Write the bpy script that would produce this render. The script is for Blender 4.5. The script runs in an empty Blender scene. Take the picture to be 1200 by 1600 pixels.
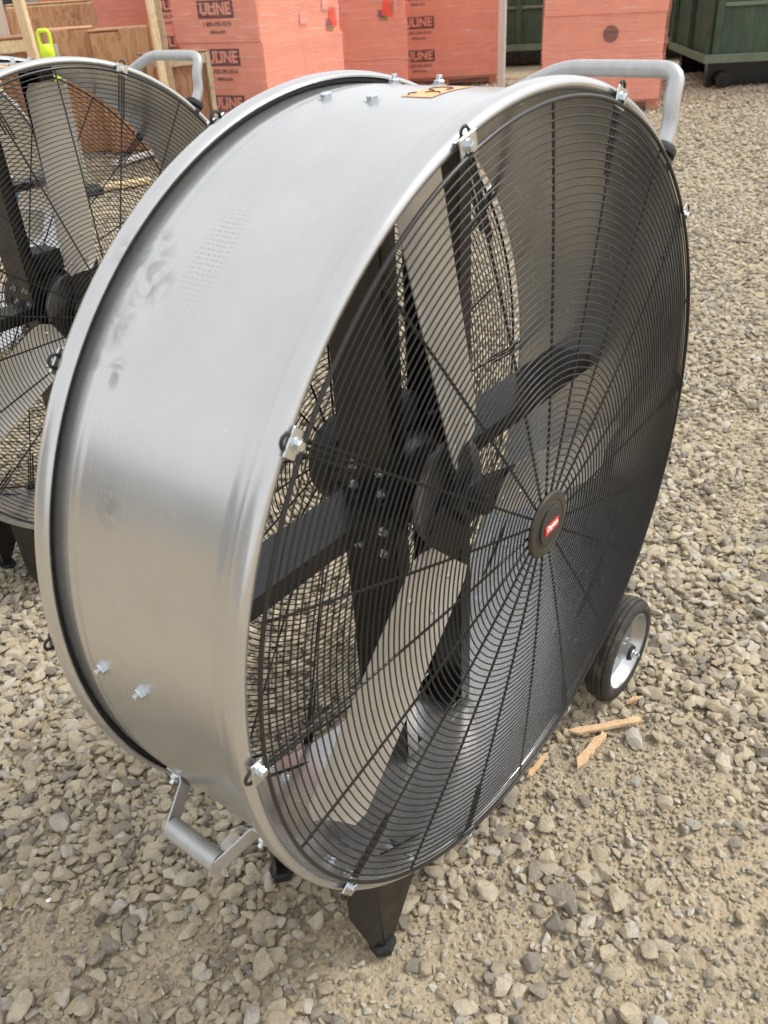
import bpy, bmesh, math, random
import numpy as np
from mathutils import Vector, Matrix, noise as mnoise

rng = np.random.default_rng(11)
random.seed(5)
R = math.radians
scene = bpy.context.scene
COL = scene.collection

# ------------------------------------------------------------------ camera
cam_d = bpy.data.cameras.new('camera')
cam = bpy.data.objects.new('camera', cam_d)
COL.objects.link(cam)
CAM = Vector((-1.0168, -0.5454, 1.526))
yaw, pitch, roll = 0.8750, 0.5708, -0.0628
fw = Vector((math.sin(yaw) * math.cos(pitch), math.cos(yaw) * math.cos(pitch), -math.sin(pitch)))
rt = Vector((math.cos(yaw), -math.sin(yaw), 0))
up = rt.cross(fw)
c_, s_ = math.cos(roll), math.sin(roll)
cx, cy = c_ * rt + s_ * up, -s_ * rt + c_ * up
cam.matrix_world = Matrix(((cx.x, cy.x, -fw.x, CAM.x), (cx.y, cy.y, -fw.y, CAM.y), (cx.z, cy.z, -fw.z, CAM.z), (0, 0, 0, 1)))
cam_d.sensor_fit = 'VERTICAL'
cam_d.sensor_height = 32.0
cam_d.lens = 26.29
cam_d.clip_start = 0.02
cam_d.clip_end = 1000
cam_d.dof.use_dof = True
cam_d.dof.focus_distance = 1.75
cam_d.dof.aperture_fstop = 7.0
scene.camera = cam

# ------------------------------------------------------------------ sky, sun, exposure
SUN_EL, SUN_AZ = R(50), R(322)          # azimuth measured from +x, counter-clockwise
world = bpy.data.worlds.new('World')
scene.world = world
world.use_nodes = True
wn = world.node_tree.nodes
wl = world.node_tree.links
bg = wn['Background']
sky = wn.new('ShaderNodeTexSky')
sky.sky_type = 'NISHITA'
sky.sun_disc = False
sky.sun_elevation = SUN_EL
sky.sun_rotation = R(90) - SUN_AZ
sky.altitude = 100
sky.air_density = 1.0
sky.dust_density = 4.0
sky.ozone_density = 1.0
hs = wn.new('ShaderNodeHueSaturation')
hs.inputs['Saturation'].default_value = 0.30
wl.new(sky.outputs[0], hs.inputs['Color'])
cloud = wn.new('ShaderNodeMix')            # even white cloud layer veiling the clear sky
cloud.data_type = 'RGBA'
cloud.inputs['Factor'].default_value = 0.7
cloud.inputs['B'].default_value = (8.2, 8.3, 8.5, 1)
wl.new(hs.outputs[0], cloud.inputs['A'])
wl.new(cloud.outputs['Result'], bg.inputs['Color'])
bg.inputs['Strength'].default_value = 0.115

sun_d = bpy.data.lights.new('sun', 'SUN')
sun_d.energy = 1.5
sun_d.angle = R(16)
sun_d.color = (1.0, 0.95, 0.88)
sun = bpy.data.objects.new('sun', sun_d)
COL.objects.link(sun)
sd = Vector((math.cos(SUN_AZ) * math.cos(SUN_EL), math.sin(SUN_AZ) * math.cos(SUN_EL), math.sin(SUN_EL)))
sun.rotation_euler = sd.to_track_quat('Z', 'Y').to_euler()
sun.location = sd * 30

vs = scene.view_settings
vs.view_transform = 'Standard'
vs.look = 'None'
vs.gamma = 1
vs.use_curve_mapping = False
vs.exposure = 0.74
scene.cycles.max_bounces = 8
scene.cycles.use_adaptive_sampling = True
scene.cycles.adaptive_threshold = 0.025
scene.cycles.transparent_max_bounces = 12

# ------------------------------------------------------------------ helpers
def lin(r, g, b):
    f = lambda v: (v / 255 / 12.92) if v / 255 <= 0.04045 else ((v / 255 + 0.055) / 1.055) ** 2.4
    return (f(r), f(g), f(b), 1)

class NT:
    def __init__(self, name):
        self.m = bpy.data.materials.new(name)
        self.m.use_nodes = True
        self.t = self.m.node_tree
        self.b = self.t.nodes['Principled BSDF']
        self.out = self.t.nodes['Material Output']
    def n(self, typ, **kw):
        nd = self.t.nodes.new(typ)
        for k, v in kw.items():
            if k.startswith('i_'):
                key = k[2:]
                key = int(key) if key.isdigit() else key.replace('_', ' ')
                nd.inputs[key].default_value = v
            else:
                setattr(nd, k, v)
        return nd
    def l(self, a, b):
        self.t.links.new(a, b)
    def s(self, **kw):
        for k, v in kw.items():
            self.b.inputs[k.replace('_', ' ')].default_value = v
        return self

def ramp(nt, stops, fac):
    r = nt.n('ShaderNodeValToRGB')
    e = r.color_ramp.elements
    while len(e) < len(stops):
        e.new(0.5)
    for el, (p, c) in zip(e, stops):
        el.position = p
        el.color = c
    nt.l(fac, r.inputs[0])
    return r

def bump(nt, h, strength, dist):
    b = nt.n('ShaderNodeBump')
    b.inputs['Strength'].default_value = strength
    b.inputs['Distance'].default_value = dist
    nt.l(h, b.inputs['Height'])
    nt.l(b.outputs[0], nt.b.inputs['Normal'])
    return b

def simple(name, col, rough=0.5, metal=0.0, var=0.12, scale=30, bumpd=0.0):
    nt = NT(name)
    nt.s(Roughness=rough, Metallic=metal)
    tc = nt.n('ShaderNodeTexCoord')
    no = nt.n('ShaderNodeTexNoise', i_Scale=scale, i_Detail=5.0)
    nt.l(tc.outputs['Object'], no.inputs['Vector'])
    a = tuple(c * (1 - var) for c in col[:3]) + (1,)
    b = tuple(min(1, c * (1 + var)) for c in col[:3]) + (1,)
    r = ramp(nt, [(0.3, a), (0.7, b)], no.outputs['Fac'])
    nt.l(r.outputs[0], nt.b.inputs['Base Color'])
    mr = nt.n('ShaderNodeMapRange', i_3=max(0, rough - 0.08), i_4=min(1, rough + 0.1))
    nt.l(no.outputs['Fac'], mr.inputs[0])
    nt.l(mr.outputs[0], nt.b.inputs['Roughness'])
    if bumpd:
        bump(nt, no.outputs['Fac'], 0.6, bumpd)
    return nt.m

MESHES = {}
def mesh(name, verts, faces, mat=None, smooth=False, angle=None):
    me = bpy.data.meshes.new(name)
    me.from_pydata([tuple(map(float, v)) for v in verts], [], [tuple(int(i) for i in f) for f in faces])
    if mat is not None:
        for m in (mat if isinstance(mat, (list, tuple)) else [mat]):
            me.materials.append(m)
    if smooth:
        me.polygons.foreach_set('use_smooth', [True] * len(me.polygons))
        if angle:
            me.set_sharp_from_angle(angle=R(angle))
    me.update()
    return me

def obj(name, me, parent=None, loc=None, rot=None, scale=None):
    o = bpy.data.objects.new(name, me)
    COL.objects.link(o)
    if parent is not None:
        o.parent = parent
    if loc is not None:
        o.location = loc
    if rot is not None:
        o.rotation_euler = rot
    if scale is not None:
        o.scale = scale
    return o

def thing(name, label, cat, loc=(0, 0, 0), rz=0.0, group=None):
    o = bpy.data.objects.new(name, None)
    o.empty_display_size = 0.1
    COL.objects.link(o)
    o.location = loc
    o.rotation_euler = (0, 0, rz)
    tag(o, label, cat, group)
    return o

def tag(o, label, cat, group=None):
    o['label'] = label
    o['category'] = cat
    if group:
        o['group'] = group
    return o

class MB:
    """collects shapes into one mesh"""
    def __init__(self):
        self.v, self.f = [], []
    def add(self, v, f):
        k = len(self.v)
        self.v += [tuple(x) for x in v]
        self.f += [tuple(i + k for i in q) for q in f]
        return self
    def xf(self, M, k0=0):
        for i in range(k0, len(self.v)):
            self.v[i] = tuple(M @ Vector(self.v[i]))
        return self
    def box(self, x0, x1, y0, y1, z0, z1, b=0.0):
        if b <= 0:
            v = [(x, y, z) for z in (z0, z1) for y in (y0, y1) for x in (x0, x1)]
            f = [(0, 2, 3, 1), (4, 5, 7, 6), (0, 1, 5, 4), (2, 6, 7, 3), (0, 4, 6, 2), (1, 3, 7, 5)]
            return self.add(v, f)
        bm = bmesh.new()
        bmesh.ops.create_cube(bm, size=1)
        for q in bm.verts:
            q.co = Vector(((x0 + x1) / 2 + q.co.x * (x1 - x0), (y0 + y1) / 2 + q.co.y * (y1 - y0), (z0 + z1) / 2 + q.co.z * (z1 - z0)))
        bmesh.ops.bevel(bm, geom=bm.edges[:], offset=b, segments=1, affect='EDGES')
        bm.verts.index_update()
        self.add([q.co[:] for q in bm.verts], [[q.index for q in f.verts] for f in bm.faces])
        bm.free()
        return self
    def tube(self, pts, r, n=8, closed=False, caps=True):
        P = [Vector(q) for q in pts]
        m = len(P)
        rs = r if isinstance(r, (list, tuple)) else [r] * m
        v, f = [], []
        prev = None
        for i in range(m):
            if closed:
                t = (P[(i + 1) % m] - P[i - 1]).normalized()
            else:
                t = (P[min(i + 1, m - 1)] - P[max(i - 1, 0)]).normalized()
            if prev is None:
                a = t.orthogonal().normalized()
            else:
                a = (prev - t * prev.dot(t)).normalized()
            prev = a
            b = t.cross(a)
            for k in range(n):
                w = 2 * math.pi * k / n
                v.append(P[i] + (a * math.cos(w) + b * math.sin(w)) * rs[i])
        for i in range(m if closed else m - 1):
            j = (i + 1) % m
            for k in range(n):
                k2 = (k + 1) % n
                f.append((i * n + k, i * n + k2, j * n + k2, j * n + k))
        if caps and not closed:
            f.append(tuple(range(n))[::-1])
            f.append(tuple((m - 1) * n + k for k in range(n)))
        return self.add(v, f)
    def lathe(self, prof, n=64, axis='y', center=(0, 0, 0), closed=False, cap0=False, cap1=False):
        """prof: list of (radius, along)"""
        v, f = [], []
        for (r, a) in prof:
            for k in range(n):
                w = 2 * math.pi * k / n
                c, s = r * math.cos(w), r * math.sin(w)
                p = (c, a, s) if axis == 'y' else ((c, s, a) if axis == 'z' else (a, c, s))
                v.append((p[0] + center[0], p[1] + center[1], p[2] + center[2]))
        m = len(prof)
        for i in range(m if closed else m - 1):
            j = (i + 1) % m
            for k in range(n):
                k2 = (k + 1) % n
                f.append((i * n + k, j * n + k, j * n + k2, i * n + k2))
        if cap0:
            f.append(tuple(range(n)))
        if cap1:
            f.append(tuple((m - 1) * n + k for k in range(n))[::-1])
        return self.add(v, f)
    def prism(self, poly, t, frame):
        """poly (2d) extruded by t; frame = (origin, ux, uy, un)"""
        o, ux, uy, un = [Vector(q) for q in frame]
        n = len(poly)
        v = [o + ux * a + uy * b for a, b in poly] + [o + ux * a + uy * b + un * t for a, b in poly]
        f = [tuple(range(n))[::-1], tuple(range(n, 2 * n))]
        for i in range(n):
            j = (i + 1) % n
            f.append((i, j, n + j, n + i))
        return self.add(v, f)
    def mesh(self, name, mat, smooth=False, angle=35, fix=True):
        me = mesh(name, self.v, self.f, mat, smooth, angle if smooth else None)
        if fix:
            bm = bmesh.new()
            bm.from_mesh(me)
            bmesh.ops.recalc_face_normals(bm, faces=bm.faces)
            bm.to_mesh(me)
            bm.free()
            if smooth:
                me.polygons.foreach_set('use_smooth', [True] * len(me.polygons))
                me.set_sharp_from_angle(angle=R(angle))
        return me
    def obj(self, name, mat, parent=None, smooth=False, angle=35, fix=True, **kw):
        return obj(name, self.mesh(name, mat, smooth, angle, fix), parent, **kw)

def kids(o):
    return [c for c in bpy.data.objects if c.parent == o]

def copy_tree(o, parent=None, index=None, skip=()):
    c = o.copy()
    COL.objects.link(c)
    c.parent = parent
    for ch in index.get(o.name, []):
        if ch.name.split('.')[0] in skip:
            continue
        copy_tree(ch, c, index, skip)
    return c

def text_mesh(name, body, size, mat, extrude=0.0006, bold=0.0, shear=0.0, spacing=1.0):
    cu = bpy.data.curves.new(name, 'FONT')
    cu.body = body
    cu.size = size
    cu.extrude = extrude
    cu.offset = bold
    cu.shear = shear
    cu.space_character = spacing
    cu.align_x = 'CENTER'
    cu.align_y = 'CENTER'
    cu.resolution_u = 3
    o = bpy.data.objects.new(name, cu)
    COL.objects.link(o)
    dg = bpy.context.evaluated_depsgraph_get()
    me = bpy.data.meshes.new_from_object(o.evaluated_get(dg))
    bpy.data.objects.remove(o)
    me.name = name
    me.materials.clear()
    me.materials.append(mat)
    return me

# ------------------------------------------------------------------ materials
def mat_silver():
    """grey galvanised drum sheet: semi-gloss, streaked, scuffed; uv = (angle/360, y)"""
    nt = NT('drum_sheet')
    nt.s(Metallic=0.78, Roughness=0.3)
    uv = nt.n('ShaderNodeTexCoord')
    mp = nt.n('ShaderNodeMapping', i_Scale=(30, 2.0, 1))
    nt.l(uv.outputs['UV'], mp.inputs[0])
    n1 = nt.n('ShaderNodeTexNoise', i_Scale=6.0, i_Detail=6.0)
    nt.l(mp.outputs[0], n1.inputs['Vector'])
    n2 = nt.n('ShaderNodeTexNoise', i_Scale=9.0, i_Detail=7.0, i_Roughness=0.65)
    nt.l(uv.outputs['Object'], n2.inputs['Vector'])
    n3 = nt.n('ShaderNodeTexNoise', i_Scale=140.0, i_Detail=3.0)
    nt.l(uv.outputs['Object'], n3.inputs['Vector'])
    base = ramp(nt, [(0.25, lin(183, 183, 182)), (0.75, lin(194, 194, 193))], n2.outputs['Fac'])
    # scuffs: hand-print smudges and a rubbed-off ribbed packing mark, shaped by masks in drum coordinates
    sep = nt.n('ShaderNodeSeparateXYZ')
    nt.l(uv.outputs['UV'], sep.inputs[0])
    def math_(op, a, b=None, clamp=False):
        m = nt.n('ShaderNodeMath', operation=op, use_clamp=clamp)
        for i, q in enumerate((a, b)):
            if q is None:
                continue
            if isinstance(q, (int, float)):
                m.inputs[i].default_value = q
            else:
                nt.l(q, m.inputs[i])
        return m.outputs[0]
    def blob(u0, v0, su, sv):
        a = math_('DIVIDE', math_('SUBTRACT', sep.outputs[0], u0), su)
        b = math_('DIVIDE', math_('SUBTRACT', sep.outputs[1], v0), sv)
        d = math_('ADD', math_('MULTIPLY', a, a), math_('MULTIPLY', b, b))
        return math_('SUBTRACT', 1.0, d, True)
    n4 = nt.n('ShaderNodeTexNoise', i_Scale=26.0, i_Detail=4.0, i_Distortion=1.6)
    nt.l(uv.outputs['Object'], n4.inputs['Vector'])
    sm = None
    for (a, v0, sa, sv) in ((129.5, .322, 4.5, .045), (132.5, .29, 3, .04), (137.5, .325, 4, .04), (142.5, .335, 1.4, .015), (143.2, .289, 2.2, .02), (157, .25, 3, .03)):
        q = blob(a / 360, v0, sa / 360, sv)
        sm = q if sm is None else math_('MAXIMUM', sm, q)
    smn = nt.n('ShaderNodeMapRange', i_1=0.42, i_2=0.58)
    nt.l(n4.outputs['Fac'], smn.inputs[0])
    smask = math_('MULTIPLY', math_('MULTIPLY', sm, smn.outputs[0]), 0.5, True)
    # ribbed rub mark: rows of short dashes
    rb = blob(131.0 / 360, .222, 12.0 / 360, .035)
    w1 = math_('SINE', math_('ADD', math_('MULTIPLY', sep.outputs[0], 2 * math.pi * 360 / 0.62), math_('MULTIPLY', n4.outputs['Fac'], 5.0)))
    w2 = math_('SINE', math_('ADD', math_('MULTIPLY', sep.outputs[1], 2 * math.pi / 0.0075), math_('MULTIPLY', n4.outputs['Fac'], 16.0)))
    dash = math_('MULTIPLY', math_('GREATER_THAN', w1, 0.1), math_('GREATER_THAN', w2, -0.55))
    rn = nt.n('ShaderNodeMapRange', i_1=0.40, i_2=0.62)
    nt.l(n2.outputs['Fac'], rn.inputs[0])
    rmask = math_('MULTIPLY', math_('MULTIPLY', math_('MULTIPLY', rb, 1.6, True), dash), math_('MULTIPLY', rn.outputs[0], 0.26))
    allm = math_('MAXIMUM', smask, rmask)
    mx = nt.n('ShaderNodeMix', data_type='RGBA')
    nt.l(allm, mx.inputs['Factor'])
    nt.l(base.outputs[0], mx.inputs['A'])
    mx.inputs['B'].default_value = lin(112, 112, 110)
    nt.l(mx.outputs['Result'], nt.b.inputs['Base Color'])
    rr = nt.n('ShaderNodeMapRange', i_3=0.19, i_4=0.30)
    nt.l(n2.outputs['Fac'], rr.inputs[0])
    st = nt.n('ShaderNodeMapping', i_Scale=(3, 260, 1))
    nt.l(uv.outputs['UV'], st.inputs[0])
    n6 = nt.n('ShaderNodeTexNoise', i_Scale=1.0, i_Detail=4.0, i_Roughness=0.7)
    nt.l(st.outputs[0], n6.inputs['Vector'])
    nt.l(math_('ADD', math_('ADD', rr.outputs[0], math_('MULTIPLY', allm, 0.3)), math_('MULTIPLY', math_('SUBTRACT', n6.outputs['Fac'], 0.5), 0.16)), nt.b.inputs['Roughness'])
    n5 = nt.n('ShaderNodeTexNoise', i_Scale=3.5, i_Detail=1.0)
    nt.l(uv.outputs['Object'], n5.inputs['Vector'])
    h = math_('ADD', math_('ADD', math_('MULTIPLY', n1.outputs['Fac'], 0.7), math_('MULTIPLY', n5.outputs['Fac'], 7.0)), math_('MULTIPLY', n3.outputs['Fac'], 0.05))
    bump(nt, h, 0.12, 0.0004)
    return nt.m

M = {}
M['silver'] = mat_silver()
M['tube'] = simple('grey_painted_tube', lin(178, 179, 178), 0.38, 0.6, 0.08, 60)
M['blade'] = simple('blade_aluminium', lin(200, 196, 188), 0.34, 0.55, 0.08, 8)
M['wire'] = simple('black_coated_wire', (0.012, 0.011, 0.010, 1), 0.34, 0.0, 0.2, 90)
M['black'] = simple('black_paint', (0.010, 0.010, 0.010, 1), 0.26, 0.0, 0.25, 25)
M['motor'] = simple('motor_black', (0.016, 0.016, 0.017, 1), 0.45, 0.2, 0.2, 40)
M['hubdisc'] = simple('dark_steel', (0.22, 0.21, 0.20, 1), 0.38, 0.5, 0.15, 30)
M['zinc'] = simple('zinc_plated', lin(205, 210, 214), 0.24, 1.0, 0.06, 80)
M['rubber'] = simple('tyre_rubber', (0.022, 0.020, 0.018, 1), 0.7, 0.0, 0.35, 60, 0.0006)
def mat_tyre():
    nt = NT('dusty_tyre')
    nt.s(Roughness=0.75)
    tc = nt.n('ShaderNodeTexCoord')
    n1 = nt.n('ShaderNodeTexNoise', i_Scale=22.0, i_Detail=7.0, i_Roughness=0.7)
    nt.l(tc.outputs['Object'], n1.inputs['Vector'])
    c = ramp(nt, [(0.35, (.018, .017, .015, 1)), (0.55, (.035, .031, .025, 1)), (0.75, (.16, .13, .09, 1))], n1.outputs['Fac'])
    nt.l(c.outputs[0], nt.b.inputs['Base Color'])
    return nt.m
M['rubber'] = mat_tyre()
def mat_dusty():
    nt = NT('dusty_black_paint')
    nt.s(Roughness=0.35)
    tc = nt.n('ShaderNodeTexCoord')
    n1 = nt.n('ShaderNodeTexNoise', i_Scale=14.0, i_Detail=8.0, i_Roughness=0.72)
    nt.l(tc.outputs['Object'], n1.inputs['Vector'])
    c = ramp(nt, [(0.40, (.010, .009, .008, 1)), (0.62, (.022, .018, .013, 1)), (0.78, (.11, .085, .055, 1))], n1.outputs['Fac'])
    nt.l(c.outputs[0], nt.b.inputs['Base Color'])
    q = ramp(nt, [(0.4, (.25, .25, .25, 1)), (0.75, (.8, .8, .8, 1))], n1.outputs['Fac'])
    nt.l(q.outputs[0], nt.b.inputs['Roughness'])
    return nt.m
M['dusty'] = mat_dusty()
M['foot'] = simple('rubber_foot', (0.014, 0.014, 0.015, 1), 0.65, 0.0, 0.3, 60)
M['rim'] = simple('wheel_rim_steel', lin(190, 191, 192), 0.3, 0.9, 0.06, 50)
M['badge'] = simple('bronze_black_plastic', (0.028, 0.024, 0.017, 1), 0.38, 0.0, 0.12, 60)
M['badge2'] = simple('black_badge', (0.016, 0.016, 0.017, 1), 0.25, 0.0, 0.1, 60)
M['red'] = simple('red_label', lin(222, 48, 36), 0.4, 0.0, 0.04, 60)
M['white'] = simple('white_print', lin(240, 240, 238), 0.5, 0.0, 0.03, 60)
M['orange'] = simple('orange_label', lin(228, 164, 108), 0.45, 0.0, 0.05, 60)
M['ink'] = simple('black_ink', (0.02, 0.02, 0.02, 1), 0.5)

# ------------------------------------------------------------------ ground
def gh(x, y):
    """gentle relief of the yard"""
    x = np.asarray(x, float); y = np.asarray(y, float)
    return (0.006 * np.sin(2.1 * x + 0.7) * np.cos(1.7 * y - 0.4) + 0.004 * np.sin(5.3 * x - 1.1 * y) + 0.003 * np.cos(7.9 * y + 2.2 * x)
            + 0.0022 * np.sin(17 * x + 3 * y) * np.sin(15 * y - 4 * x)) - 0.012

DIRT = [(-.42, .10, .10), (-.36, -.02, .12), (-.21, -.10, .10), (.15, -.06, .12), (.31, -.12, .16), (.22, -.33, .14), (.11, -.46, .20), (-.14, -.52, .16),
        (-.26, -.28, .10), (-.16, -.36, .07), (-.62, .38, .09), (-.76, .59, .09), (1.97, .22, .22), (1.5, .02, .12), (3.9, .7, .3), (4.6, .1, .3), (7.5, 1.0, .5)]
def dirt(x, y):
    d = np.zeros_like(x)
    for a, b, s in DIRT:
        d = np.maximum(d, np.exp(-((x - a) ** 2 + (y - b) ** 2) / (2 * (s * 0.85) ** 2)))
    return d

def build_ground():
    nt = NT('gravelly_dirt')
    nt.s(Roughness=0.95)
    nt.b.inputs['Specular IOR Level'].default_value = 0.15
    tc = nt.n('ShaderNodeTexCoord')
    n1 = nt.n('ShaderNodeTexNoise', i_Scale=1.3, i_Detail=6.0)
    n2 = nt.n('ShaderNodeTexNoise', i_Scale=60.0, i_Detail=8.0, i_Roughness=0.7)
    v1 = nt.n('ShaderNodeTexVoronoi', i_Scale=95.0)
    v2 = nt.n('ShaderNodeTexVoronoi', i_Scale=34.0)
    for q in (n1, n2, v1, v2):
        nt.l(tc.outputs['Object'], q.inputs['Vector'])
    c1 = ramp(nt, [(0.3, lin(150, 138, 116)), (0.5, lin(169, 156, 132)), (0.72, lin(186, 174, 151))], n2.outputs['Fac'])
    c2 = ramp(nt, [(0.2, lin(146, 134, 115)), (0.6, lin(182, 168, 143)), (0.95, lin(202, 192, 171))], v2.outputs['Color'])
    mx = nt.n('ShaderNodeMix', data_type='RGBA')
    mx.inputs['Factor'].default_value = 0.35
    nt.l(c1.outputs[0], mx.inputs['A']); nt.l(c2.outputs[0], mx.inputs['B'])
    mb = nt.n('ShaderNodeMix', data_type='RGBA', blend_type='MULTIPLY')
    big = ramp(nt, [(0.3, (0.86, 0.86, 0.87, 1)), (0.7, (1.06, 1.03, 1.0, 1))], n1.outputs['Fac'])
    mb.inputs['Factor'].default_value = 1
    nt.l(mx.outputs['Result'], mb.inputs['A']); nt.l(big.outputs[0], mb.inputs['B'])
    nt.l(mb.outputs['Result'], nt.b.inputs['Base Color'])
    ad = nt.n('ShaderNodeMath', operation='ADD')
    ml = nt.n('ShaderNodeMath', operation='MULTIPLY', i_1=-0.8)
    nt.l(v1.outputs['Distance'], ml.inputs[0])
    nt.l(ml.outputs[0], ad.inputs[0]); nt.l(n2.outputs['Fac'], ad.inputs[1])
    bump(nt, ad.outputs[0], 0.8, 0.006)
    n = 241
    t = np.linspace(-1, 1, n)
    g = np.sinh(t * 5.6) / np.sinh(5.6) * 260
    X, Y = np.meshgrid(g + 0.2, g + 0.1)
    fade = np.exp(-(X ** 2 + Y ** 2) / 900)
    Z = gh(X, Y) * fade - 0.012 * (1 - fade)
    v = np.stack([X.ravel(), Y.ravel(), Z.ravel()], 1)
    i = np.arange(n * n).reshape(n, n)
    f = np.stack([i[:-1, :-1].ravel(), i[:-1, 1:].ravel(), i[1:, 1:].ravel(), i[1:, :-1].ravel()], 1)
    me = mesh('ground', v, f, nt.m, True)
    o = obj('ground', me)
    o['kind'] = 'structure'
    return o
ground = build_ground()

def mat_stone():
    nt = NT('gravel_stone')
    nt.s(Roughness=0.88)
    nt.b.inputs['Specular IOR Level'].default_value = 0.25
    oi = nt.n('ShaderNodeObjectInfo')
    tc = nt.n('ShaderNodeTexCoord')
    c = ramp(nt, [(0.0, lin(146, 140, 129)), (0.10, lin(168, 160, 147)), (0.24, lin(195, 183, 160)), (0.5, lin(212, 199, 172)), (0.68, lin(222, 211, 188)),
                  (0.84, lin(202, 185, 154)), (0.93, lin(224, 218, 206)), (1.0, lin(184, 177, 165))], oi.outputs['Random'])
    va = nt.n('ShaderNodeVectorMath', operation='ADD')
    nt.l(tc.outputs['Object'], va.inputs[0])
    nt.l(oi.outputs['Location'], va.inputs[1])
    n1 = nt.n('ShaderNodeTexNoise', i_Scale=1.4, i_Detail=6.0, i_Roughness=0.65)
    nt.l(va.outputs[0], n1.inputs['Vector'])
    n2 = nt.n('ShaderNodeTexNoise', i_Scale=6.0, i_Detail=5.0, i_Roughness=0.7)
    nt.l(va.outputs[0], n2.inputs['Vector'])
    vr = ramp(nt, [(0.25, (0.66, 0.66, 0.68, 1)), (0.5, (0.98, 0.97, 0.95, 1)), (0.75, (1.14, 1.11, 1.05, 1))], n1.outputs['Fac'])
    mx = nt.n('ShaderNodeMix', data_type='RGBA', blend_type='MULTIPLY')
    mx.inputs['Factor'].default_value = 1
    nt.l(c.outputs[0], mx.inputs['A']); nt.l(vr.outputs[0], mx.inputs['B'])
    nt.l(mx.outputs['Result'], nt.b.inputs['Base Color'])
    bump(nt, n2.outputs['Fac'], 0.6, 0.16)
    return nt.m
M['stone'] = mat_stone()

def stone_mesh(name, seed, sub=3):
    """rounded polyhedral pebble of unit half-length: icosphere clipped by random planes"""
    r = np.random.default_rng(seed)
    bm = bmesh.new()
    bmesh.ops.create_icosphere(bm, subdivisions=sub, radius=1)
    V = np.array([q.co[:] for q in bm.verts])
    n = r.normal(size=(15, 3)); n /= np.linalg.norm(n, axis=1)[:, None]
    d = r.uniform(0.6, 0.92, 15)
    q = V @ n.T
    rad = np.where(q > 0.05, d / np.maximum(q, 0.05), 9)
    k = 60.0
    s = (np.exp(-k * np.minimum(rad, 3)).sum(1) + math.exp(-k * 1.5))
    rr = -np.log(s) / k
    V = V * rr[:, None]
    sc = np.array([1.0, r.uniform(.62, .95), r.uniform(.5, .8)])
    V = V * sc
    V /= np.abs(V).max()
    for i, q in enumerate(bm.verts):
        q.co = V[i] + 0.018 * np.array(mnoise.noise_vector(Vector(V[i] * 4 + seed)))
    me = bpy.data.meshes.new(name)
    bm.to_mesh(me); bm.free()
    me.materials.append(M['stone'])
    me.polygons.foreach_set('use_smooth', [True] * len(me.polygons))
    me.set_sharp_from_angle(angle=R(24))
    return me

STONES = [stone_mesh('stone', 100 + i, 3) for i in range(16)]
GRIT = [stone_mesh('grit', 300 + i, 2) for i in range(6)]

def project(x, y, z=0.0):
    P = np.stack([np.asarray(x) - CAM.x, np.asarray(y) - CAM.y, np.full(np.shape(x), z - CAM.z)], -1)
    a, b, c = P @ np.array(cx), P @ np.array(cy), P @ np.array(fw)
    return 600 + 1314.6 * a / np.maximum(c, 1e-3), 800 - 1314.6 * b / np.maximum(c, 1e-3), c

def scatter(x0, x1, y0, y1, s, dmin, dmax, margin, seed):
    r = np.random.default_rng(seed)
    xs, ys = np.arange(x0, x1, s), np.arange(y0, y1, s)
    X, Y = np.meshgrid(xs, ys)
    X = X.ravel() + r.uniform(-.5, .5, X.size) * s
    Y = Y.ravel() + r.uniform(-.5, .5, Y.size) * s
    D = np.hypot(X - CAM.x, Y - CAM.y)
    U, V, c = project(X, Y)
    k = (D >= dmin) & (D < dmax) & (c > 0.1) & (U > -margin) & (U < 1200 + margin) & (V < 1600 + margin * .8)
    return X[k], Y[k], r

def wob(x, y, f, s):
    return np.sin(x * f + s) * np.cos(y * f * 1.13 - s * 2) * 0.5 + np.sin(x * f * 2.3 - y * f * 1.7 + s * 3) * 0.3 + np.sin(y * f * 3.1 + x * f * .9) * 0.2

pts, rots, scls, idx = [], [], [], []
individual = []
def place(X, Y, r, lo, hi, keep, sink, big=False, kinds='stone'):
    d = dirt(X, Y)
    keepm = r.random(X.size) < keep(d, wob(X, Y, 3.1, 1.0))
    X, Y = X[keepm], Y[keepm]
    n = X.size
    S = lo + (hi - lo) * r.beta(1.4, 3.0, n)
    flat = r.uniform(.75, 1.05, n)
    Z = gh(X, Y) + S * sink * r.uniform(.3, 1.0, n)
    rot = np.stack([r.normal(0, .35, n), r.normal(0, .35, n), r.uniform(0, 6.283, n)], 1)
    sc = np.stack([S, S * r.uniform(.85, 1.1, n), S * flat], 1)
    ix = r.integers(0, len(STONES), n) if kinds == 'stone' else r.integers(len(STONES), len(STONES) + len(GRIT), n)
    if big:
        U, V, c = project(X, Y)
        inview = (U > 20) & (U < 1180) & (V > 820) & (V < 1580)
        size = np.where(inview, S / c, 0)
        o = np.argsort(-size)[:300]
        for i in o:
            individual.append((X[i], Y[i], Z[i], rot[i], sc[i], ix[i]))
        m = np.ones(n, bool); m[o] = False
        X, Y, Z, rot, sc, ix = X[m], Y[m], Z[m], rot[m], sc[m], ix[m]
    pts.append(np.stack([X, Y, Z], 1)); rots.append(rot); scls.append(sc); idx.append(ix)

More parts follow.
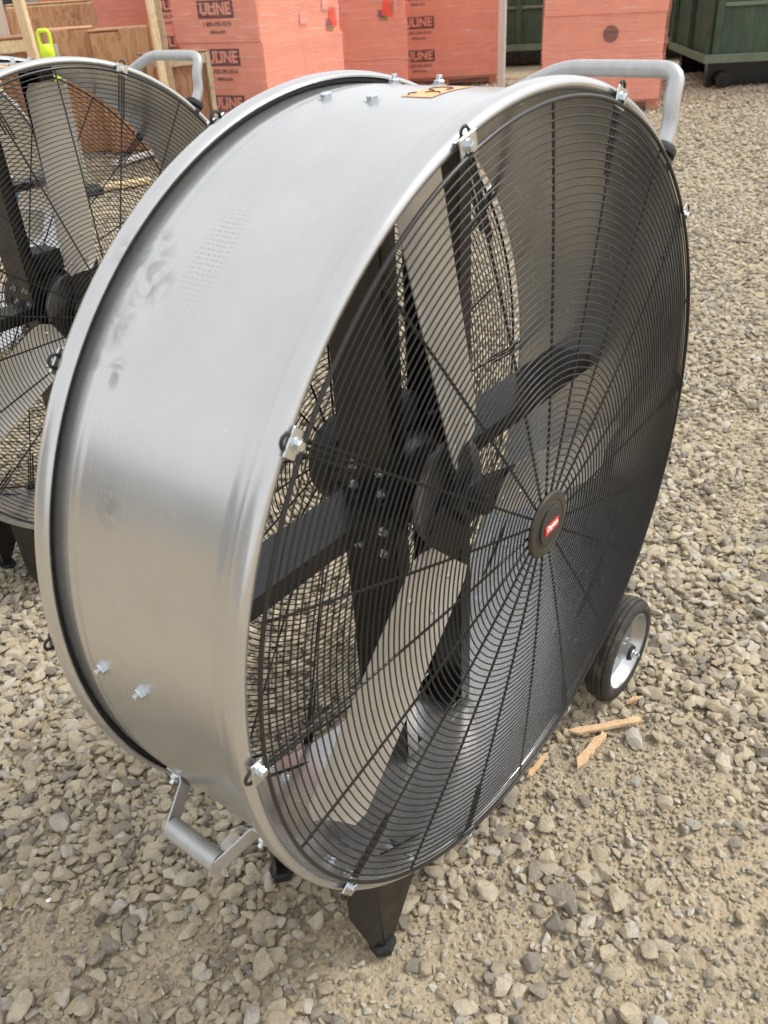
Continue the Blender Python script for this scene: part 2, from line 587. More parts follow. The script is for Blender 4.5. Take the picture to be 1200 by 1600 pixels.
X, Y, r = scatter(-3, 4, -3, 5, .0188, 0, 3.6, 300, 1)
place(X, Y, r, .0082, .0310, lambda d, w: np.clip(1.02 + .30 * w - 1.10 * d, .05, 1), .62, True)
X, Y, r = scatter(-3, 4, -3, 5, .034, 0, 3.6, 300, 12)
place(X, Y, r, .0080, .0240, lambda d, w: np.clip(0.75 + .4 * w - 2.2 * d, 0, 1), 1.25)
X, Y, r = scatter(-3, 4, -3, 5, .0135, 0, 3.6, 260, 2)
place(X, Y, r, .0050, .0120, lambda d, w: np.clip(0.82 - .2 * w - .3 * d, .2, .95), .6)
X, Y, r = scatter(-3, 3, -3, 3, .0095, 0, 2.7, 120, 3)
place(X, Y, r, .0018, .0046, lambda d, w: np.clip(0.42 + .35 * d, 0, .8), .5, kinds='grit')
X, Y, r = scatter(-1, 8, -4, 8, .027, 3.6, 7.0, 320, 4)
place(X, Y, r, .012, .026, lambda d, w: np.clip(0.97 + .25 * w - .7 * d, .2, 1), .55, kinds='grit')
X, Y, r = scatter(-1, 8, -4, 8, .022, 3.6, 6.2, 160, 5)
place(X, Y, r, .004, .009, lambda d, w: np.clip(0.5 + 0 * d, 0, .8), .5, kinds='grit')
X, Y, r = scatter(2, 18, -6, 18, .050, 7.0, 15.0, 260, 6)
place(X, Y, r, .018, .034, lambda d, w: np.clip(0.92 + .3 * w - .6 * d, .2, 1), .5, kinds='grit')

for (x, y, z, rot, sc, i) in individual:
    obj('stone', STONES[i], ground, (x, y, z), tuple(rot), tuple(sc))

def build_gravel():
    P = np.concatenate(pts); RT = np.concatenate(rots); SC = np.concatenate(scls); IX = np.concatenate(idx)
    me = bpy.data.meshes.new('gravel')
    me.vertices.add(len(P))
    me.vertices.foreach_set('co', P.astype(np.float32).ravel())
    for nm, tp, ar in (('rot', 'FLOAT_VECTOR', RT), ('scl', 'FLOAT_VECTOR', SC)):
        a = me.attributes.new(nm, tp, 'POINT')
        a.data.foreach_set('vector', ar.astype(np.float32).ravel())
    a = me.attributes.new('pick', 'INT', 'POINT')
    a.data.foreach_set('value', IX.astype(np.int32))
    o = obj('gravel', me)
    o['kind'] = 'stuff'
    o['label'] = 'loose tan and grey crushed gravel covering the yard'
    o['category'] = 'gravel'
    src = bpy.data.collections.new('gravel_sources')
    for k, m_ in enumerate(STONES + GRIT):
        q = bpy.data.objects.new('source_%03d' % k, m_)
        src.objects.link(q)
    ng = bpy.data.node_groups.new('gravel', 'GeometryNodeTree')
    ng.interface.new_socket('Geometry', in_out='INPUT', socket_type='NodeSocketGeometry')
    ng.interface.new_socket('Geometry', in_out='OUTPUT', socket_type='NodeSocketGeometry')
    N = ng.nodes
    gi, go = N.new('NodeGroupInput'), N.new('NodeGroupOutput')
    ci = N.new('GeometryNodeCollectionInfo')
    ci.inputs['Collection'].default_value = src
    ci.inputs['Separate Children'].default_value = True
    ci.inputs['Reset Children'].default_value = True
    ip = N.new('GeometryNodeInstanceOnPoints')
    ip.inputs['Pick Instance'].default_value = True
    mp = N.new('GeometryNodeMeshToPoints')
    def attr(nm, t):
        q = N.new('GeometryNodeInputNamedAttribute')
        q.data_type = t
        q.inputs['Name'].default_value = nm
        return [s for s in q.outputs if s.enabled and s.name == 'Attribute'][0]
    er = N.new('FunctionNodeEulerToRotation')
    L = ng.links.new
    L(gi.outputs[0], mp.inputs['Mesh'])
    L(mp.outputs[0], ip.inputs['Points'])
    L(ci.outputs[0], ip.inputs['Instance'])
    L(attr('pick', 'INT'), ip.inputs['Instance Index'])
    L(attr('rot', 'FLOAT_VECTOR'), er.inputs[0])
    L(er.outputs[0], ip.inputs['Rotation'])
    L(attr('scl', 'FLOAT_VECTOR'), ip.inputs['Scale'])
    L(ip.outputs[0], go.inputs[0])
    md = o.modifiers.new('scatter', 'NODES')
    md.node_group = ng
    print('gravel stones', len(P), 'individual', len(individual))
build_gravel()

# ------------------------------------------------------------------ the drum fan (local frame: front rim in plane y=0, base at z=0)
H = 0.7715          # height of the axis
W = 0.382           # drum depth
def shell():
    n = 180
    w = 0.6185
    out = [(.612, .006), (.606, .012), (.604, .020)]      # placeholder inner start, replaced below
    # outer profile from the inside of the front lip, over the curl, along the wall to the back curl
    prof = []
    prof += [(w - .002, .030), (w - .002, .012)]
    for a in np.linspace(0, math.pi, 9):                   # front curl, opening backwards
        prof.append((.6258 - .0092 * math.cos(a), .012 - .013 * math.sin(a)))
    prof += [(.635, .020), (.6345, .024), (.632, .024), (.632, .014)]
    for a in np.linspace(math.pi, 0, 7):
        prof.append((.62525 - .00675 * math.cos(a), .013 - .0105 * math.sin(a)))
    prof += [(w, .016), (w, .036)]
    for y0 in (.042, .060):
        prof += [(w, y0 - .006), (w + .0005, y0 - .002), (w + .0005, y0 + .002), (w, y0 + .006)]
    prof += [(w, .19)]
    for y0 in (W - .075, W - .057):
        prof += [(w, y0 - .006), (w + .0005, y0 - .002), (w + .0005, y0 + .002), (w, y0 + .006)]
    prof += [(w, W - .036), (w, W - .012)]
    for a in np.linspace(0, math.pi, 7):
        prof.append((.62525 - .00675 * math.cos(a), W - .013 + .0105 * math.sin(a)))
    prof += [(.6315, W - .016), (.6275, W - .029), (.6300, W - .0305), (.6345, W - .026), (.636, W - .014)]
    for a in np.linspace(math.pi, 0, 9):
        prof.append((.6263 - .0097 * math.cos(a), W - .012 + .013 * math.sin(a)))
    prof += [(w - .002, W - .014), (w - .002, .19)]
    b = MB().lathe(prof, n, 'y', (0, 0, H), closed=True)
    me = b.mesh('drum_shell', M['silver'], True, 40)
    uvl = me.uv_layers.new(name='UVMap')
    co = np.array([v.co[:] for v in me.vertices])
    ang = np.degrees(np.arctan2(co[:, 2] - H, co[:, 0])) % 360
    li = np.array([l.vertex_index for l in me.loops])
    A = ang[li]
    for p in me.polygons:
        s = slice(p.loop_start, p.loop_start + p.loop_total)
        if A[s].max() - A[s].min() > 180:
            A[s] = np.where(A[s] < 180, A[s] + 360, A[s])
    uv = np.stack([A / 360, co[li, 1]], 1)
    uvl.data.foreach_set('uv', uv.astype(np.float32).ravel())
    return me

def hexbolt(r=.0085, h=.006, washer=.0115, stud=0.0):
    """along +z from 0"""
    b = MB()
    b.lathe([(washer, 0), (washer, .0016), (r * .9, .0018)], 20, 'z', cap0=True)
    pr = [(r, .0017), (r, h), (r * .86, h + .0012)]
    b.lathe(pr, 6, 'z', cap1=True)
    if stud:
        b.lathe([(r * .55, h), (r * .55, h + stud), (r * .42, h + stud + .001)], 10, 'z', cap1=True)
    return b.mesh('bolt', M['zinc'], True, 30)
BOLT = hexbolt()
BOLT_STUD = hexbolt(stud=.007)
RIVET = MB().lathe([(.0055, 0), (.005, .0018), (.003, .003)], 10, 'z', cap1=True).mesh('rivet', M['zinc'], True)

def radial_bolt(parent, me, a, r, y, name='bolt', out=1):
    """bolt standing radially on the drum at angle a (deg)"""
    ra = R(a)
    d = Vector((math.cos(ra), 0, math.sin(ra))) * out
    o = obj(name, me, parent, (r * math.cos(ra), y, H + r * math.sin(ra)), d.to_track_quat('Z', 'Y').to_euler())
    return o

GR0 = .612
def dome(r):
    return .022 * (1 - (r / GR0) ** 2)

fan = thing('drum_fan', 'large grey drum fan in the foreground, wheeled, black wire guard with red badge', 'fan', group='drum fans standing on the gravel')
FAN_LABELS = ['large grey drum fan in the foreground, wheeled, black wire guard with red badge',
              'grey drum fan half hidden behind the foreground fan at left edge',
              'grey drum fan farthest back, only its rim showing at left edge']

drum = obj('drum_shell', shell(), fan)

MB().tube([(.6238 * math.cos(2 * math.pi * k / 160), W - .020, H + .6238 * math.sin(2 * math.pi * k / 160)) for k in range(160)], .0046, 8, closed=True).obj('rim_gap_shade', M['foot'], drum, True, 80)  # black ring added inside the back curl to stand in for the gap's shade

# guards: outer ring is the part, wires are its pieces
def ring_mesh(r, wire, seg, n):
    b = MB()
    b.tube([(r * math.cos(2 * math.pi * k / seg), 0, r * math.sin(2 * math.pi * k / seg)) for k in range(seg)], wire, n, closed=True)
    return b.mesh('guard_ring', M['wire'], True, 80)
NR = 52
RADII = [GR0 - .0010 - (i) * (GR0 - .062) / NR for i in range(1, NR)]
RING_ME = [ring_mesh(r, .00125, max(48, int(170 * (r / GR0) ** .6)), 5) for r in RADII]
OUTER_ME = ring_mesh(GR0, .0029, 200, 8)
sp = MB()
rr_ = np.linspace(.045, GR0 - .001, 12)
sp.tube([(r, -dome(r) + .0042, 0) for r in rr_], .0021, 6)
SPOKE_ME = sp.mesh('guard_spoke', M['wire'], True, 60)
hp = MB()                                  # doubled hairpin wire ending in the fixing loop
loop = [(.505, -dome(.505) + .0052, -.0075)] + [(.6, .004, -.0075), (.620, .0065, -.0078)]
for a in np.linspace(-90, 90, 9):
    loop.append((.632 + .0095 * math.cos(R(a)), .004, .0085 * math.sin(R(a))))
loop += [(.620, .0065, .0078), (.6, .004, .0075), (.520, -dome(.52) + .0052, .0075)]
hp.tube(loop, .0023, 6)
HAIRPIN_ME = hp.mesh('hairpin_wire', M['wire'], True, 60)

def guard(name, front=True):
    g = obj(name, OUTER_ME, fan, (0, -.010 if front else W + .010, H), (0, 0, 0) if front else (0, 0, math.pi))
    for r, me in zip(RADII, RING_ME):
        obj('guard_ring', me, g, (0, -dome(r), 0))
    for k in range(20):
        obj('guard_spoke', SPOKE_ME, g, (0, 0, 0), (0, -R(18 * k), 0))
    for k in range(10):
        obj('hairpin_wire', HAIRPIN_ME, g, (0, 0, 0), (0, -R(36 * k), 0))
    return g
gf = guard('front_guard', True)
gb = guard('back_guard', False)
MB().lathe([(.001, -.018), (.055, -.018), (.058, -.012), (.058, -.010), (.001, -.010)], 40, 'y').obj('guard_hub_plate', M['wire'], gb, True)

# fixing clips
cl = MB().box(-.0135, .0135, -.0012, .0012, -.0165, .0165, .0008)
CLIP_ME = cl.mesh('clip', M['zinc'])
for front in (True, False):
    for k in range(10):
        a = R(36 * k)
        y = -.0078 if front else W + .0078
        o = obj('guard_clip', CLIP_ME, fan, (.620 * math.cos(a), y, H + .620 * math.sin(a)), (0, -a + R(4), 0))
        obj('clip_bolt', BOLT, o, (0, -.0012 if front else .0012, 0), (R(90) if front else R(-90), 0, 0), (.75, .75, .9))

# centre badge
bd = MB().lathe([(.001, 0), (.066, 0), (.0665, -.003), (.063, -.0062), (.050, -.0072), (.048, -.0060), (.046, -.0072), (.041, -.0078), (.001, -.0078)], 64, 'y')
badge = bd.obj('centre_badge', M['badge'], fan, True, 30, loc=(0, -.0305, H), scale=(.87, 1, .87))
MB().lathe([(.0405, -.0070), (.0405, -.0095), (.0385, -.0108), (.001, -.0112)], 64, 'y').obj('badge_disc', M['badge2'], badge, True, 30)
MB().box(-.0235, .0235, -.0122, -.0108, -.0095, .0095, .0002).obj('red_label', M['red'], badge, rot=(0, R(-3), 0), loc=(-.002, 0, 0))
obj('lettering', text_mesh('lettering', 'Dayton', .0145, M['white'], .0003, .00035, .28, .95), badge, (-.002, -.0126, .0028), (R(90), R(-3), 0), (.95, 1, 1))

# blades: three pitched, slightly cambered sheets
def blade_mesh():
    nu, nv = 22, 10
    v, f = [], []
    for i in range(nu + 1):
        r = .105 + (.578 - .105) * i / nu
        tt = i / nu
        c0 = -.074 - .006 * tt
        c1 = .055 + .006 * tt
        # rounded root corners
        if tt < .12:
            k = math.sqrt(max(0, 1 - ((.12 - tt) / .12) ** 2))
            c0, c1 = -.045 + (c0 + .045) * k, .045 + (c1 - .045) * k
        if tt > .95:
            k = math.sqrt(max(0, 1 - ((tt - .95) / .05) ** 2)) * .25 + .75
            c0, c1 = c0 * k, c1 * k
        pit = R(16 - 5 * tt)
        for j in range(nv + 1):
            q = c0 + (c1 - c0) * j / nv
            camb = .010 * (1 - (2 * j / nv - 1) ** 2)
            y = -q * math.sin(pit) + camb * math.cos(pit)
            tng = q * math.cos(pit) + camb * math.sin(pit)
            v.append((r, y, tng))
    k = (nu + 1) * (nv + 1)
    for i in range(nu):
        for j in range(nv):
            a = i * (nv + 1) + j
            f.append((a, a + 1, a + nv + 2, a + nv + 1))
    v2 = [(x, y + .0028, z) for x, y, z in v]
    f2 = [tuple(q + k for q in reversed(t)) for t in f]
    side = []
    edge = [j for j in range(nv + 1)] + [i * (nv + 1) + nv for i in range(1, nu + 1)] + [nu * (nv + 1) + j for j in range(nv - 1, -1, -1)] + [i * (nv + 1) for i in range(nu - 1, 0, -1)]
    for a, b in zip(edge, edge[1:] + edge[:1]):
        side.append((a, b, b + k, a + k))
    return MB().add(v + v2, f + f2 + side).mesh('blade', M['blade'], True, 30)
BLADE = blade_mesh()
for k, a in enumerate((105, 225, 345)):
    bo = obj('blade', BLADE, fan, (0, .103, H), (0, -R(a), 0))
    for (rx, q) in ((.135, -.03), (.135, .03), (.20, -.03), (.20, .03)):
        pit = R(15)
        obj('rivet', RIVET, bo, (rx, -(q - .010) * math.sin(pit) + .0075, (q - .010) * math.cos(pit) + .003), (R(90 + 15), 0, 0))

# hub, spider, shaft
hub = MB().lathe([(.001, .150), (.093, .150), (.096, .153), (.096, .162), (.093, .165), (.001, .165)], 56, 'y', (0, 0, H)).obj('hub_disc', M['hubdisc'], fan, True, 30)
MB().lathe([(.001, .075), (.019, .075), (.021, .079), (.021, .150)], 24, 'y', (0, 0, H)).obj('shaft', M['motor'], fan, True, 30)
spd = MB()
spd.lathe([(.001, .100), (.040, .100), (.046, .104), (.046, .150)], 6, 'y')
for a in (105, 225, 345):
    k0 = len(spd.v)
    spd.box(.03, .150, -.001, .007, -.046, .034, .002)
    pit = R(16)
    spd.xf(Matrix.Translation((0, .117, 0)) @ Matrix.Rotation(-R(a), 4, 'Y') @ Matrix.Rotation(pit, 4, 'X'), k0)
spd.obj('blade_spider', M['black'], fan, loc=(0, 0, H))

# motor behind the struts
mt = MB()
mt.lathe([(.001, .215), (.070, .215), (.082, .225), (.086, .235), (.086, .345), (.083, .352), (.086, .356), (.086, .395), (.080, .408), (.035, .414), (.001, .414)], 56, 'y', (0, 0, H))
for k in range(22):
    a = 2 * math.pi * k / 22
    k0 = len(mt.v)
    mt.box(.084, .092, .24, .34, -.002, .002)
    mt.xf(Matrix.Translation((0, 0, H)) @ Matrix.Rotation(-a, 4, 'Y'), k0)
motor = mt.obj('motor', M['motor'], fan, True, 30)
MB().box(-.05, .05, .25, .34, H + .085, H + .145, .006).obj('terminal_box', M['motor'], motor)

# struts: two vertical channels and one horizontal angle bar
def strut(x, sgn, name='strut'):
    zt = math.sqrt(.6155 ** 2 - x * x)
    b = MB()
    b.box(x - .0016, x + .0016, .192, .300, H - zt, H + zt)
    b.box(min(x, x + sgn * .032), max(x, x + sgn * .032), .1888, .192, H - zt + .012, H + zt - .012)
    b.box(min(x, x + sgn * .032), max(x, x + sgn * .032), .300, .3032, H - zt + .012, H + zt - .012)
    for s in (1, -1):
        z0 = H + s * (zt - .008)
        b.box(min(x + sgn * .0016, x + sgn * .06), max(x + sgn * .0016, x + sgn * .06), .196, .296, min(z0, z0 - s * .003), max(z0, z0 - s * .003))
    o = b.obj(name, M['black'], fan)
    for z in (H + .07, H + .03, H - .045, H - .09):
        for y in (.215, .272):
            obj('strut_bolt', BOLT_STUD, o, (x - .0018, y, z), (0, R(-90), 0), (.8, .8, .8))
    return o
strut(-.108, 1)
strut(.118, -1)
hb = MB()
hb.box(-.6145, .6145, .203, .292, H + .0185, H + .0215)
hb.box(-.6145, .6145, .2000, .203, H - .012, H + .0215)
hb.obj('cross_bar', M['black'], fan)

# bolts through the shell
for (a, y) in ((97, .216), (97, .296), (180, .206), (180, .286), (83, .216), (83, .296), (0, .206), (0, .286)):
    radial_bolt(fan, BOLT if a > 90 and a < 100 else BOLT_STUD, a, .6183, y, 'shell_bolt')
for (a, y) in ((-140, .022), (-140, .062), (-122, .062), (-122, .022), (-140, .315), (-140, .352), (-122, .315), (-122, .352), (-44, .05), (-44, .09), (-58, .05), (-58, .09), (-44, .30), (-44, .34), (-58, .30), (-58, .34)):
    radial_bolt(fan, BOLT, a, .6167, y, 'leg_bolt', -1)

# lower lifting handle
ga = -156
gd = Vector((math.cos(R(ga)), 0, math.sin(R(ga))))
gtan = Vector((-math.sin(R(ga)), 0, math.cos(R(ga))))
def gp(r, y, t=0.0):
    return Vector((0, 0, H)) + gd * r + gtan * t + Vector((0, y, 0))
hnd = MB()
def strap(ys):
    """flat strap 28 mm wide following (r,y) stations"""
    v, f = [], []
    t = .0015
    for i, (r, y) in enumerate(ys):
        a = ys[max(i - 1, 0)]; b_ = ys[min(i + 1, len(ys) - 1)]
        d = Vector((b_[0] - a[0], b_[1] - a[1])).normalized()
        n = Vector((-d.y, d.x)) * t
        for sgn in (-1, 1):
            for w in (-.014, .014):
                v.append(gp(r + n.x * sgn, y + n.y * sgn, w))
    for i in range(len(ys) - 1):
        a, b_ = i * 4, i * 4 + 4
        f += [(a, a + 1, b_ + 1, b_), (a + 2, b_ + 2, b_ + 3, a + 3), (a, b_, b_ + 2, a + 2), (a + 1, a + 3, b_ + 3, b_ + 1)]
    f += [(0, 2, 3, 1), (len(v) - 4, len(v) - 3, len(v) - 1, len(v) - 2)]
    hnd.add(v, f)
strap([(.6205, .284), (.6205, .254), (.625, .248), (.672, .228), (.684, .223), (.688, .212)])
strap([(.6205, .068), (.6205, .098), (.625, .103), (.672, .117), (.684, .121), (.688, .132)])
hobj = hnd.obj('lower_handle', M['tube'], fan)
g2 = MB()
g2.tube([gp(.682, .122), gp(.682, .222)], .0160, 20)
g2.obj('grip', M['tube'], hobj, True, 40)
for y in (.270, .082):
    radial_bolt(hobj, BOLT_STUD, ga, .622, y, 'handle_bolt')
    o = hobj.children
# top handle tube
ta = 51
td = Vector((math.cos(R(ta)), 0, math.sin(R(ta))))
tt_ = Vector((-math.sin(R(ta)), 0, math.cos(R(ta))))
def tp(r, y, t=0.0):
    return Vector((0, 0, H)) + td * r + Vector((0, y, 0)) + tt_ * t
def bez(pts, rad=.03, n=6):
    out = [pts[0]]
    for i in range(1, len(pts) - 1):
        a, b_, c = pts[i - 1], pts[i], pts[i + 1]
        d1 = (a - b_).normalized() * min(rad, (a - b_).length * .48)
        d2 = (c - b_).normalized() * min(rad, (c - b_).length * .48)
        for k in range(n + 1):
            t = k / n
            out.append((b_ + d1) * (1 - t) ** 2 + b_ * 2 * t * (1 - t) + (b_ + d2) * t * t)
    out.append(pts[-1])
    return out
hp_ = bez([tp(.640, .022, -.036), tp(.688, .022, -.035), tp(.718, .024, -.010), tp(.766, .026, 0), tp(.766, .235, 0), tp(.716, .335, -.012), tp(.688, .330, -.044), tp(.640, .330, -.046)], .036)
th = MB().tube(hp_, .0135, 18).obj('top_handle', M['tube'], fan, True, 40)
for y in (.022, .330):
    k = MB()
    k.lathe([(.001, 0), (.019, 0), (.020, .004), (.020, .012), (.018, .016), (.0145, .017), (.0145, .021), (.020, .022), (.0205, .026), (.0205, .032), (.018, .037), (.001, .037)], 28, 'z')
    k.obj('handle_bushing', M['foot'], th, True, 30, loc=tp(.6175, y, -.036), scale=(1.2, 1.2, 1), rot=td.to_track_quat('Z', 'Y').to_euler())

# legs on the left (folded black sheet with rubber tip)
def zdrum(x):
    return H - math.sqrt(.6187 ** 2 - x * x)
def leg(yf, sy):
    """front fold in plane y=yf, flange running in direction sy"""
    b = MB()
    t = .003
    fr = [(-.385, zdrum(-.385)), (-.379, .018), (-.352, .018), (-.235, zdrum(-.235) - .0)]
    b.prism(fr, t * sy, ((0, yf, 0), (1, 0, 0), (0, 0, 1), (0, 1, 0)))
    # side flange along direction d
    d = Vector((-.5, .86 * sy, 0)).normalized()
    o = Vector((-.3825, yf, 0))
    fl = [(0, zdrum(-.387)), (0.0, .018), (.026, .022), (.058, .10), (.062, zdrum(-.415))]
    b.prism(fl, t, (o, d, (0, 0, 1), d.cross(Vector((0, 0, 1)))))
    o2 = Vector((-.352, yf, 0))
    lg = b.obj('leg', M['dusty'], fan)
    k = MB()
    k.lathe([(.001, 0), (.023, 0), (.027, .006), (.027, .022), (.024, .026), (.001, .026)], 6, 'z')
    k.obj('rubber_foot', M['foot'], lg, loc=(-.372, yf + .012 * sy, -.004), rot=(0, 0, .3), scale=(1, .95, 1))
    return lg
leg(.05, 1)
leg(W - .05, -1)

# wheels on the right
def wheel(yc, out):
    """out=-1: outer face towards the front"""
    c = Vector((.487, yc, .130))
    ty = []
    for (r, a) in ((.097, -.026), (.106, -.031), (.118, -.030), (.1245, -.024), (.1270, -.0215), (.1270, -.0185), (.1245, -.0180), (.1245, -.0160), (.1290, -.0152), (.1300, -.0075), (.1270, -.0068), (.1270, -.0048), (.1302, -.0040), (.1302, .0040), (.1270, .0048), (.1270, .0068), (.1300, .0075), (.1290, .0152), (.1245, .0160), (.1245, .0180), (.1270, .0185), (.1270, .0215), (.1245, .024), (.118, .030), (.106, .031), (.097, .026)):
        ty.append((r, a))
    w = MB().lathe(ty, 72, 'y', closed=True).obj('wheel', M['rubber'], fan, True, 50, loc=c)
    MB().lathe([(.0985, -.026), (.0955, -.0275), (.093, -.026), (.088, -.006), (.080, .002), (.055, .004), (.030, .002), (.001, .002), (.001, .006), (.06, .008), (.085, .006), (.093, .024), (.0985, .026)], 64, 'y').obj('wheel_rim', M['rim'], w, True, 40, scale=(1, 1 if out < 0 else -1, 1))
    MB().lathe([(.001, .002), (.0215, .002), (.0215, -.030), (.001, -.030)], 28, 'y').obj('wheel_hub', M['rim'], w, True, 40, scale=(1, 1 if out < 0 else -1, 1))
    MB().lathe([(.001, -.030), (.0185, -.030), (.0185, -.036), (.001, -.036)], 28, 'y').obj('hub_washer', M['foot'], w, True, 40, scale=(1, 1 if out < 0 else -1, 1))
    obj('axle_nut', BOLT_STUD, w, (0, .036 * out, 0), (R(90) if out < 0 else R(-90), 0, 0), (1.1, 1.1, 1.2))
    for k in range(5):
        a = 2 * math.pi * k / 5
        obj('rim_bolt', BOLT, w, (.04 * math.cos(a), .0035 * out if False else .003 * out, .04 * math.sin(a)), (R(90) if out < 0 else R(-90), 0, 0), (.55, .55, .6))
wheel(.005, -1)
wheel(W - .005, 1)
MB().tube([(.487, -.02, .130), (.487, W + .02, .130)], .0095, 16).obj('axle', M['zinc'], fan, True, 60)
for yf, sy in ((.062, 1), (W - .062, -1)):
    b = MB()
    pl = [(.36, zdrum(.36)), (.5, zdrum(.5)), (.52, .16), (.515, .108), (.46, .108), (.45, .15)]
    b.prism(pl, .003 * sy, ((0, yf, 0), (1, 0, 0), (0, 0, 1), (0, 1, 0)))
    b.box(.36, .50, min(yf, yf + sy * .05), max(yf, yf + sy * .05), zdrum(.36) - .02, zdrum(.36) - .017)
    b.obj('axle_bracket', M['black'], fan)

# orange warning label wrapped on the shell, with its black marks
def patch(r, a0, a1, y0, y1, n=10):
    v, f = [], []
    for i in range(n + 1):
        a = R(a0 + (a1 - a0) * i / n)
        for y in (y0, y1):
            v.append((r * math.cos(a), y, H + r * math.sin(a)))
    for i in range(n):
        f.append((2 * i, 2 * i + 1, 2 * i + 3, 2 * i + 2))
    return MB().add(v, f)
lab = patch(.6191, 86, 95.0, .138, .188).obj('warning_label', M['orange'], fan, False, fix=False)
arcs = MB()
for (ac, yc, ra, a0, a1) in ((93.6, .178, .006, 20, 200), (93.0, .154, .012, 110, 250), (89.6, .163, .016, 0, 300)):
    pth = []
    for k in range(13):
        w = R(a0 + (a1 - a0) * k / 12)
        aa = R(ac) + ra * math.cos(w) / .619
        yy = yc + ra * math.sin(w)
        pth.append((.6194 * math.cos(aa), yy, H + .6194 * math.sin(aa)))
    arcs.tube(pth, .0012, 4)
arcs.obj('label_symbol', M['ink'], lab)

# copies of the fan
index = {}
for o in bpy.data.objects:
    if o.parent is not None:
        index.setdefault(o.parent.name, []).append(o)
fan2 = copy_tree(fan, None, index)
fan2.location = (.275, 1.475, -.012)
fan2['label'] = FAN_LABELS[1]
for o in bpy.data.objects:                 # its rotor has stopped at another angle
    if o.parent == fan2 and o.name.split('.')[0] in ('blade', 'blade_spider'):
        o.rotation_euler[1] += R(18)
fan3 = copy_tree(fan, None, index, skip=('guard_ring', 'guard_spoke', 'hairpin_wire', 'rivet', 'strut_bolt', 'leg_bolt', 'back_guard', 'lettering'))
fan3.location = (.62, 3.15, -.01)
fan3['label'] = FAN_LABELS[2]


# ------------------------------------------------------------------ background: pallet loads, crates, bins, building
M['kraft'] = simple('kraft_board', lin(236, 216, 198), 0.8, 0, 0.08, 5)
M['navy'] = simple('navy_print', lin(34, 34, 76), 0.6, 0, 0.1, 20)
M['paper'] = simple('paper_label', lin(232, 230, 226), 0.6, 0, 0.05, 30)
M['redlab'] = simple('orange_red_sticker', lin(250, 92, 60), 0.5, 0, 0.05, 20)
M['purple'] = simple('purple_sticker', lin(120, 80, 150), 0.5, 0, 0.05, 20)
M['greenlab'] = simple('green_sticker', lin(120, 170, 90), 0.5, 0, 0.05, 20)
M['hole'] = simple('grey_hole_print', lin(90, 84, 82), 0.7, 0, 0.2, 12)

def mat_film():
    nt = NT('red_stretch_film')
    nt.s(Roughness=0.16)
    tc = nt.n('ShaderNodeTexCoord')
    mp = nt.n('ShaderNodeMapping', i_Scale=(1.2, 1.2, 22))
    nt.l(tc.outputs['Object'], mp.inputs[0])
    n1 = nt.n('ShaderNodeTexNoise', i_Scale=2.2, i_Detail=7.0, i_Roughness=0.6, i_Distortion=0.6)
    nt.l(mp.outputs[0], n1.inputs['Vector'])
    n2 = nt.n('ShaderNodeTexNoise', i_Scale=1.6, i_Detail=4.0, i_Distortion=1.5)
    nt.l(tc.outputs['Object'], n2.inputs['Vector'])
    col = ramp(nt, [(0.3, lin(240, 160, 142)), (0.55, lin(246, 182, 166)), (0.70, lin(252, 226, 218))], n1.outputs['Fac'])  # palest stop paints white glints of the wrinkles into the film colour
    nt.l(col.outputs[0], nt.b.inputs['Base Color'])
    tr = nt.n('ShaderNodeBsdfTransparent')
    tr.inputs[0].default_value = (1.0, 0.71, 0.66, 1)
    mx = nt.n('ShaderNodeMixShader')
    a = ramp(nt, [(0.3, (0.15, 0.15, 0.15, 1)), (0.56, (0.22, 0.22, 0.22, 1)), (0.72, (0.66, 0.66, 0.66, 1))], n1.outputs['Fac'])  # film turns more opaque along the painted glints
    nt.l(a.outputs[0], mx.inputs[0])
    nt.l(tr.outputs[0], mx.inputs[1])
    nt.l(nt.b.outputs[0], mx.inputs[2])
    nt.l(mx.outputs[0], nt.out.inputs['Surface'])
    ad = nt.n('ShaderNodeMath', operation='ADD')
    nt.l(n1.outputs['Fac'], ad.inputs[0]); nt.l(n2.outputs['Fac'], ad.inputs[1])
    bump(nt, ad.outputs[0], 1.0, 0.03)
    return nt.m
M['film'] = mat_film()

def mat_wood(name, c0, c1, c2, sc=1.0):
    nt = NT(name)
    nt.s(Roughness=0.75)
    tc = nt.n('ShaderNodeTexCoord')
    mp = nt.n('ShaderNodeMapping', i_Scale=(9 * sc, 9 * sc, 1.6 * sc))
    nt.l(tc.outputs['Object'], mp.inputs[0])
    n1 = nt.n('ShaderNodeTexNoise', i_Scale=1.6, i_Detail=5.0, i_Distortion=2.2)
    nt.l(mp.outputs[0], n1.inputs['Vector'])
    wv = nt.n('ShaderNodeMath', operation='SINE')
    ml = nt.n('ShaderNodeMath', operation='MULTIPLY', i_1=26.0)
    nt.l(n1.outputs['Fac'], ml.inputs[0]); nt.l(ml.outputs[0], wv.inputs[0])
    n2 = nt.n('ShaderNodeTexNoise', i_Scale=2.5, i_Detail=3.0)
    nt.l(tc.outputs['Object'], n2.inputs['Vector'])
    mr = nt.n('ShaderNodeMapRange', i_1=-1.0, i_2=1.0, i_3=0.0, i_4=0.55)
    nt.l(wv.outputs[0], mr.inputs[0])
    ad = nt.n('ShaderNodeMath', operation='ADD')
    nt.l(mr.outputs[0], ad.inputs[0]); nt.l(n2.outputs['Fac'], ad.inputs[1])
    c = ramp(nt, [(0.3, c0), (0.65, c1), (1.0, c2)], ad.outputs[0])
    nt.l(c.outputs[0], nt.b.inputs['Base Color'])
    bump(nt, ad.outputs[0], 0.2, 0.003)
    return nt.m
M['ply'] = mat_wood('plywood', lin(148, 104, 70), lin(178, 130, 92), lin(196, 152, 112))
